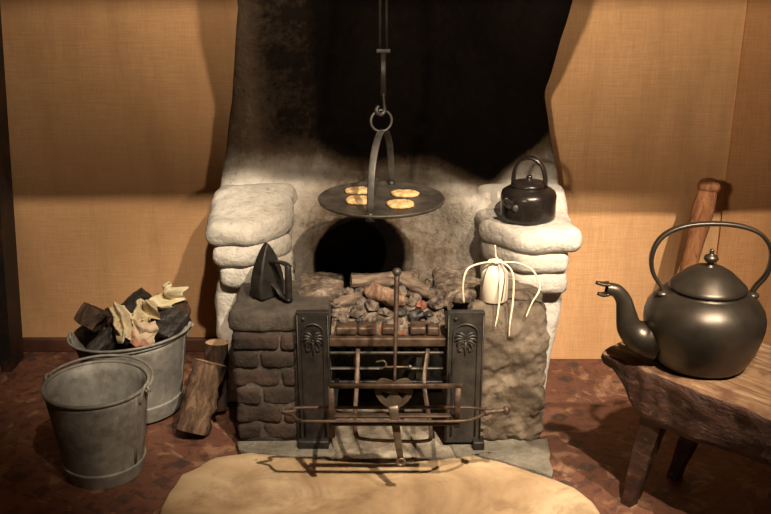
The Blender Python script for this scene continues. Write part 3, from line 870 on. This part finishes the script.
# long heart toaster
Yh = YR+.014
te = thing('hearth_toaster', 'long iron hearth tool with a heart-shaped plate and pierced end, standing upright before the fire', 'toaster', at(400,462,YR+.01))
bm = B()
top = at(397,274,2.36); sh = at(394.5,383,Yh+.008)
n = 14
sweep(bm, [top.lerp(sh, i/n) for i in range(n+1)], [.0075,.0072,.0066,.006,.005,.0042,.0045], 12); rd = obj('rod', bm, M['rust'], te, True, True)
bm = B(); ball(bm, top+V((0,0,.006)), .0125, 16, (1,1,.9)); obj('knob', bm, M['iron_side'], rd, True, True)
c0 = at(394, 395, Yh)
hp_ = [(0,-.043),(.018,-.036),(.036,-.020),(.048,.000),(.051,.018),(.046,.037),(.032,.047),(.014,.044),(0,.036)]
heart = [(v.x, v.y) for v in smoothpts([(x, y, 0) for x, y in hp_], 4)]
heart += [(-x, y) for x, y in heart[1:-1]][::-1]
def hole(cx, cy, s):
    return [(cx+dx*s, cy+dy*s) for dx, dy in ((0,-1.0),(.55,-.35),(1,.25),(.85,.75),(.4,.8),(0,.4),(-.4,.8),(-.85,.75),(-1,.25),(-.55,-.35))]
bm = B(); extrude_poly(bm, heart, [hole(-.022,-.001,.0125), hole(.022,-.001,.0125)], .005, lambda u, v, w_: c0+V((u, w_, v)))
obj('heart_plate', bm, M['steel'], te, False, True)
e0, e1 = at(393,406,Yh), at(400.5,459,YR+.004)
bm = B(); sweep(bm, [e0.lerp(e1, i/8) for i in range(9)], [1.25,1.2,1.1,1.0,.95,.9,.85,.8,.75], 10, side=(1,0,0), flat=(.022,.005)); hd = obj('handle', bm, M['steel'], te, True, True)
bm = B(); cc = e1+V((.001,0,-.009)); sweep(bm, [cc+V((.010*math.cos(a), 0, .010*math.sin(a))) for a in [2*math.pi*i/20 for i in range(20)]], .0045, 8, closed=True); obj('pierced_end', bm, M['steel'], hd, True, True)

# ============================================================ BUCKETS
def bucket(name, label, loc, rb, rt, h, rot, hand_dir, bail_tilt, sx=1.0, hoop=.16):
    t = thing(name, label, 'bucket', loc, rot)
    th_ = .0025
    prof = [(0,.012),(rb-.002,.012),(rb,.0),(rb+.003,.0),(rb+.0045,.004)]
    for i in range(13):
        f = i/12; z = .004+(h-.004)*f; r = rb+.0045+(rt-rb-.0045)*f
        prof.append((r, z))
    prof += [(rt-.003, h-.002)]
    for i in range(8):
        f = 1-i/7; prof.append((rb+.0+(rt-rb-.004)*f, .016+(h-.018)*f))
    prof.append((0, .016))
    bm = B(); lathe(bm, prof, 64, sx=sx); shl = obj('shell', bm, M['zinc'], t)
    bm = B(); pts = [V((rt*math.cos(a)*sx, rt*math.sin(a), h)) for a in [2*math.pi*i/72 for i in range(72)]]
    sweep(bm, pts, .0052, 10, closed=True); obj('rolled_rim', bm, M['zinc'], shl)
    bm = B(); f = hoop; rr = rb+.0045+(rt-rb-.0045)*f
    lathe(bm, [(rb+.0045, .001),(rr+.004, h*f-.004),(rr+.005, h*f),(rr+.001, h*f+.004),(rb, .004)], 64, sx=sx); obj('base_hoop', bm, M['zinc'], t)
    # side seam
    bm = B(); a = hand_dir-R(14)
    sweep(bm, [V(((rb+.006+(rt-rb-.006)*q)*math.cos(a)*sx, (rb+.006+(rt-rb-.006)*q)*math.sin(a), h*q)) for q in (.18,.4,.6,.8,.97)], 1, 8, side=(-math.sin(a), math.cos(a), 0), flat=(.010,.003)); obj('seam', bm, M['zinc'], t)
    for s in (0, math.pi):
        a = hand_dir+s; d = V((math.cos(a)*sx, math.sin(a), 0)); q = V((-math.sin(a), math.cos(a), 0))
        bm = B()
        P = [d*(rt-.004)+q*-.020+V((0,0,h-.035)), d*(rt+.001)+q*-.018+V((0,0,h-.012)), d*(rt+.006)+q*-.010+V((0,0,h+.006)), d*(rt+.008)+V((0,0,h+.012)), d*(rt+.006)+q*.010+V((0,0,h+.006)), d*(rt+.001)+q*.018+V((0,0,h-.012)), d*(rt-.004)+q*.020+V((0,0,h-.035))]
        sweep(bm, smoothpts(P, 5), .0048, 10); obj('ear', bm, M['zinc'], t)
    # bail lying on the rim
    a = hand_dir; pts = []
    d = V((math.cos(a)*sx, math.sin(a), 0)); q = V((-math.sin(a), math.cos(a), 0))
    RB = rt+.012
    for i in range(41):
        f = math.pi*i/40
        lift = .010*math.sin(f)
        pts.append(d*(RB*math.cos(f))+q*(RB*math.sin(f)*bail_tilt)+V((0,0,h+.004+lift)))
    k0 = [pts[0]+V((0,0,-.010))-d*.010, pts[0]+d*.006+V((0,0,-.010))]
    k1 = [pts[-1]-d*.006+V((0,0,-.010)), pts[-1]+V((0,0,-.010))+d*.010]
    bm = B(); sweep(bm, smoothpts(k0+pts+k1, 2), .0042, 10); obj('bail_handle', bm, M['zinc'], t)
    return t
bucket('galvanised_bucket', 'empty galvanised bucket standing in front of the bucket of kindling', (-.822, 2.425, 0), .104, .145, .280, (0, 0, 0), R(-12), 1.0)
b2 = bucket('galvanised_bucket', 'wide galvanised bucket filled with firewood and crumpled newspaper', (-.800, 2.79, .008), .122, .180, .275, (R(0), R(-3.5), R(0)), R(8), -.98, 1.0, .2)
c2 = V((-.765-.017, 2.79, .275))
# contents
def plank(name, px, py, Y, dims, rot, mat, label, cat, amp=.004, seed=0, group=None):
    p = at(px, py, Y); bm = B(); d = V(dims)/2
    rock(bm, -d, d, .006, .012, amp, 25, seed, .0015, 80)
    o = obj(name, bm, mat, None, False); o.location = p; o.rotation_euler = tuple(R(x) for x in rot)
    tag(o, label, cat, group); return o
plank('split_firewood', 97, 320, 2.80, (.075, .16, .065), (-35, 25, -20), M['bark_dark'], 'dark brown split block at the left of the kindling bucket', 'firewood', .006, 2)
plank('split_firewood', 124, 313, 2.87, (.20, .05, .05), (8, -38, 12), M['coal'], 'black charred stick slanting up at the back of the bucket', 'firewood', .004, 4)
plank('split_firewood', 112, 336, 2.74, (.17, .05, .045), (20, -35, 35), M['coal'], 'black charred stick low beside the newspaper', 'firewood', .004, 6)
plank('split_firewood', 165, 325, 2.80, (.13, .11, .07), (25, 12, -25), M['coal'], 'grey-black coal-like block at the right of the bucket', 'firewood', .007, 8)
plank('split_firewood', 172, 308, 2.86, (.11, .07, .05), (5, 20, 20), M['bark_dark'], 'small dark chunk at the right rim of the bucket', 'firewood', .007, 9)
plank('split_firewood', 135, 332, 2.86, (.20, .16, .12), (0, 0, 10), M['coal'], 'black wood filling the middle of the bucket under the paper', 'firewood', .012, 12)
def crumple(name, px, py, Y, w_, h_, rot, mat, label, cat, amp=.02, seed=0, curl=.03):
    bm = B(); n = 16; g = []
    for j in range(n+1):
        row = []
        for i in range(n+1):
            u, v = i/n-.5, j/n-.5
            x, z = u*w_*(1-.25*v*v*4*.5), v*h_
            x += .012*noise.noise(V((v*3, seed, 0))); z += .014*noise.noise(V((u*3, seed, 4)))
            y = amp*(1-2*abs(noise.noise(V((u*1.9+seed, v*1.9, 0)))))*1.5 + amp*.25*abs(noise.noise(V((u*6, v*6, seed)))) + curl*(u*u*4)
            row.append(bm.verts.new((x, y, z)))
        g.append(row)
    for j in range(n):
        for i in range(n): bm.faces.new((g[j][i], g[j][i+1], g[j+1][i+1], g[j+1][i]))
    o = obj(name, bm, mat, None, False); o.location = at(px, py, Y); o.rotation_euler = tuple(R(x) for x in rot)
    s = o.modifiers.new('s', 'SOLIDIFY'); s.thickness = .0012
    return tag(o, label, cat)
crumple('crumpled_newspaper', 118, 323, 2.66, .060, .115, (-25, -14, 10), M['paper_c'], 'yellowed newspaper strip hanging over the front rim of the kindling bucket', 'newspaper', .02, 1, .03)
crumple('crumpled_newspaper', 139, 307, 2.72, .085, .075, (-40, 10, -15), M['paper_c'], 'crumpled printed newspaper ball in the middle of the kindling', 'newspaper', .035, 5, .04)
crumple('crumpled_newspaper', 157, 297, 2.80, .085, .085, (-20, 12, -25), M['cream_p'] if 'cream_p' in M else simple('pale_paper', (.55,.46,.27), (.74,.66,.44), 9, .9, 0, .2), 'pale crumpled paper on top at the right of the kindling', 'paper', .04, 9, .05)
crumple('torn_card', 142, 333, 2.655, .080, .075, (-28, 8, 5), M['card'], 'torn pink and cream printed card tucked in the front of the kindling', 'card', .012, 13, .02)

# logs leaning on hob
log('firewood_log', (-.604, 2.612, .02), at(211,362,2.70), .051, M['bark'], 'short bark-covered log leaning against the side of the brick hob', None, amp=.012, nf=30)
log('firewood_log', (-.555, 2.76, .02), at(217,342,2.79), .038, M['bark_dark'], 'thinner dark log standing behind the leaning log', None, amp=.005)

# ============================================================ BENCH
C0 = V((.573, 2.29, 0)); ang = math.atan2(-.758, .652)
tbn = thing('wooden_bench', 'low rough wooden bench with thick worn top carrying the big kettle', 'bench', C0, (0, 0, ang))
L_, W_, Zt = 1.05, .37, .45
bm = B(); na, nb = 90, 30
def thick(a): return .045+.10*sst(.02, .13, a)+.012*math.sin(a*9)
def front(a): return .012*noise.noise(V((a*9, 0, 2)))+.004*noise.noise(V((a*40, 1, 2)))
topg, botg = [], []
for i in range(na+1):
    a = L_*(i/na)**1.3; tr, br = [], []
    for j in range(nb+1):
        b = j/nb
        e = front(a)+(.03*(1-sst(0, .05, a)) if True else 0)*(0)
        y = e+(W_-e)*b
        x = a + (.006*noise.noise(V((b*8, 5, 0))) if i == 0 else 0) + (1-sst(0,.10,a))*(.02*b)
        z = Zt+.004*noise.fractal(V((x*8, y*20, 0)), 1, 2, 3)
        if j == 0: z -= .010+.005*noise.noise(V((a*25, 0, 0)))
        if j == 1: z -= .003
        if i == 0: z -= .01
        tr.append(bm.verts.new((x, y, z)))
        br.append(bm.verts.new((x+.006, y*.96+.012, Zt-thick(a)+.004*noise.noise(V((x*20, y*20, 7))))))
    topg.append(tr); botg.append(br)
def q4(a, b, c, d, mi=0):
    f = bm.faces.new((a, b, c, d)); f.material_index = mi
for i in range(na):
    for j in range(nb):
        q4(topg[i][j], topg[i+1][j], topg[i+1][j+1], topg[i][j+1])
        q4(botg[i][j], botg[i][j+1], botg[i+1][j+1], botg[i+1][j], 1)
# sides with rough intermediate rows
def sidewall(topl, botl, outward):
    rows = [topl]; m = 9
    for k in range(1, m):
        row = []
        for a, b in zip(topl, botl):
            p = a.co.lerp(b.co, k/m); h_ = noise.fractal(V((p.x*14, p.z*26, p.y*3)), 1, 2, 4)*.006+.004
            row.append(bm.verts.new(p+outward*h_))
        rows.append(row)
    rows.append(botl)
    for r0, r1 in zip(rows, rows[1:]):
        for i in range(len(r0)-1): q4(r0[i], r1[i], r1[i+1], r0[i+1], 1)
sidewall([r[0] for r in topg], [r[0] for r in botg], V((0,-1,0)))
sidewall([r[-1] for r in topg][::-1], [r[-1] for r in botg][::-1], V((0,1,0)))
sidewall(topg[0][::-1], botg[0][::-1], V((-1,0,0)))
sidewall(topg[-1], botg[-1], V((1,0,0)))
bmesh.ops.recalc_face_normals(bm, faces=bm.faces)
obj('seat', bm, [M['bench'], M['bench_shaded_side']], tbn)
def leg(a1, b1, a0, b0):
    bm = B(); n = 14
    for i in range(n+1):
        t = i/n; c = V((a1+(a0-a1)*t, b1+(b0-b1)*t, .33*(1-t))); wa, wb = .055-.030*t, .020-.004*t
        for dx, dy in ((-1,-1),(1,-1),(1,1),(-1,1)):
            f = noise.noise(V((dx*3, dy*3, t*5+a1)))*.004
            bm.verts.new(c+V((dx*(wa+f)*.62, dy*(wb+f), 0)))
    bm.verts.ensure_lookup_table()
    for i in range(n):
        for k in range(4): bm.faces.new((bm.verts[i*4+k], bm.verts[i*4+(k+1)%4], bm.verts[i*4+4+(k+1)%4], bm.verts[i*4+4+k]))
    bm.faces.new([bm.verts[k] for k in range(4)]); bm.faces.new([bm.verts[n*4+k] for k in (3,2,1,0)])
    bmesh.ops.recalc_face_normals(bm, faces=bm.faces)
    obj('leg', bm, M['bench_shaded_side'], tbn, False)
leg(.165, .035, .095, .050); leg(.165, .30, .100, .262)
leg(.86, .05, .92, .04); leg(.86, .31, .92, .33)

# ============================================================ BIG KETTLE
kc = V((.806, 2.215, .455))
tK = thing('large_kettle', 'large grey-black kettle with a curved open-beaked spout standing on the bench', 'kettle', kc, (0, 0, R(-3)))
bm = B(); lathe(bm, [(0,0),(.104,0),(.112,.003),(.120,.014),(.134,.045),(.144,.08),(.149,.108),(.1485,.128),(.143,.148),(.129,.168),(.112,.184),(.099,.193),(.093,.196),(.093,.202),(0,.202)], 80)
obj('body', bm, M['kettle'], tK)
bm = B(); lathe(bm, [(.090,.199),(.095,.201),(.095,.206),(.088,.213),(.074,.226),(.057,.241),(.038,.252),(.020,.256),(.012,.257)], 64); ld = obj('lid', bm, M['kettle'], tK)
bm = B(); lathe(bm, [(.016,.255),(.010,.260),(.007,.266),(.014,.270),(.018,.276),(.016,.283),(.008,.287),(.005,.291),(.006,.296),(.004,.301),(0,.303)], 32); obj('lid_knob', bm, M['kettle'], ld)
# handle
HP = smoothpts([V((-.108,0,.185)), V((-.118,0,.205)), V((-.138,0,.235)), V((-.146,0,.275)), V((-.136,0,.315)), V((-.108,0,.345)), V((-.06,0,.362)), V((0,0,.367)), V((.06,0,.362)), V((.108,0,.345)), V((.138,0,.312)), V((.146,0,.275)), V((.138,0,.235)), V((.118,0,.205)), V((.108,0,.185))], 5)
bm = B(); sweep(bm, HP, 1, 12, side=(0,1,0), flat=(.019,.0105)); obj('handle', bm, M['kettle'], tK)
for s in (-1, 1):
    bm = B(); ball(bm, (s*.110, -.004, .183), .018, 16, (1,.9,.5)); obj('handle_lug', bm, M['kettle'], tK)
# spout in the plane facing left
SP = smoothpts([V((-.120,-.012,.062)), V((-.158,-.012,.068)), V((-.186,-.012,.092)), V((-.198,-.012,.130)), V((-.207,-.012,.165)), V((-.226,-.012,.190)), V((-.252,-.012,.197))], 6)
bm = B(); sweep(bm, SP, [.054,.046,.035,.028,.023,.019,.017,.0155], 22, cap=False); 
# beak: lower and upper lips
sp_ = obj('spout', bm, M['kettle'], tK)
bm = B(); sweep(bm, smoothpts([V((-.246,-.012,.2095)), V((-.262,-.012,.2085)), V((-.280,-.012,.2125))], 4), [1,.8,.25], 10, side=(0,1,0), flat=(.028,.008)); obj('beak_lip', bm, M['kettle'], sp_)
bm = B(); sweep(bm, smoothpts([V((-.246,-.012,.184)), V((-.260,-.012,.180)), V((-.274,-.012,.183))], 4), [1,.8,.25], 10, side=(0,1,0), flat=(.028,.008)); obj('beak_lip', bm, M['kettle'], sp_)
bm = B(); bmesh.ops.create_circle(bm, cap_ends=True, segments=20, radius=.0135)  # dark disc stands in for the shade inside the spout
bmesh.ops.rotate(bm, cent=(0,0,0), matrix=Matrix.Rotation(R(90), 3, 'Y'), verts=bm.verts); bmesh.ops.translate(bm, vec=(-.246,-.012,.196), verts=bm.verts)
obj('spout_shade_disc', bm, M['coal'], sp_, False, label='dark disc painted for the shade inside the spout')

# leaning wooden pole behind the kettle
a = at(708, 190, 3.02); b = at(668, 352, 2.86)
d = (b-a); k = (a.z-0.0)/(a.z-b.z); foot = a+d*k
tp = thing('wooden_club', 'smooth brown wooden pole with a knobbed top leaning on the wall behind the large kettle', 'pole', foot)
n = 24
bm = B(); sweep(bm, [a.lerp(foot, i/n) for i in range(n+1)], [.030,.036,.034,.028,.027,.028,.029,.030,.031,.031,.031,.031,.031], 20); obj('shaft', bm, M['wood'], tp, True, True)
bm = B(); ball(bm, a+V((.002,.002,.012)), .037, 16, (1,1,.75), .05); obj('knobbed_top', bm, M['wood'], tp, True, True)
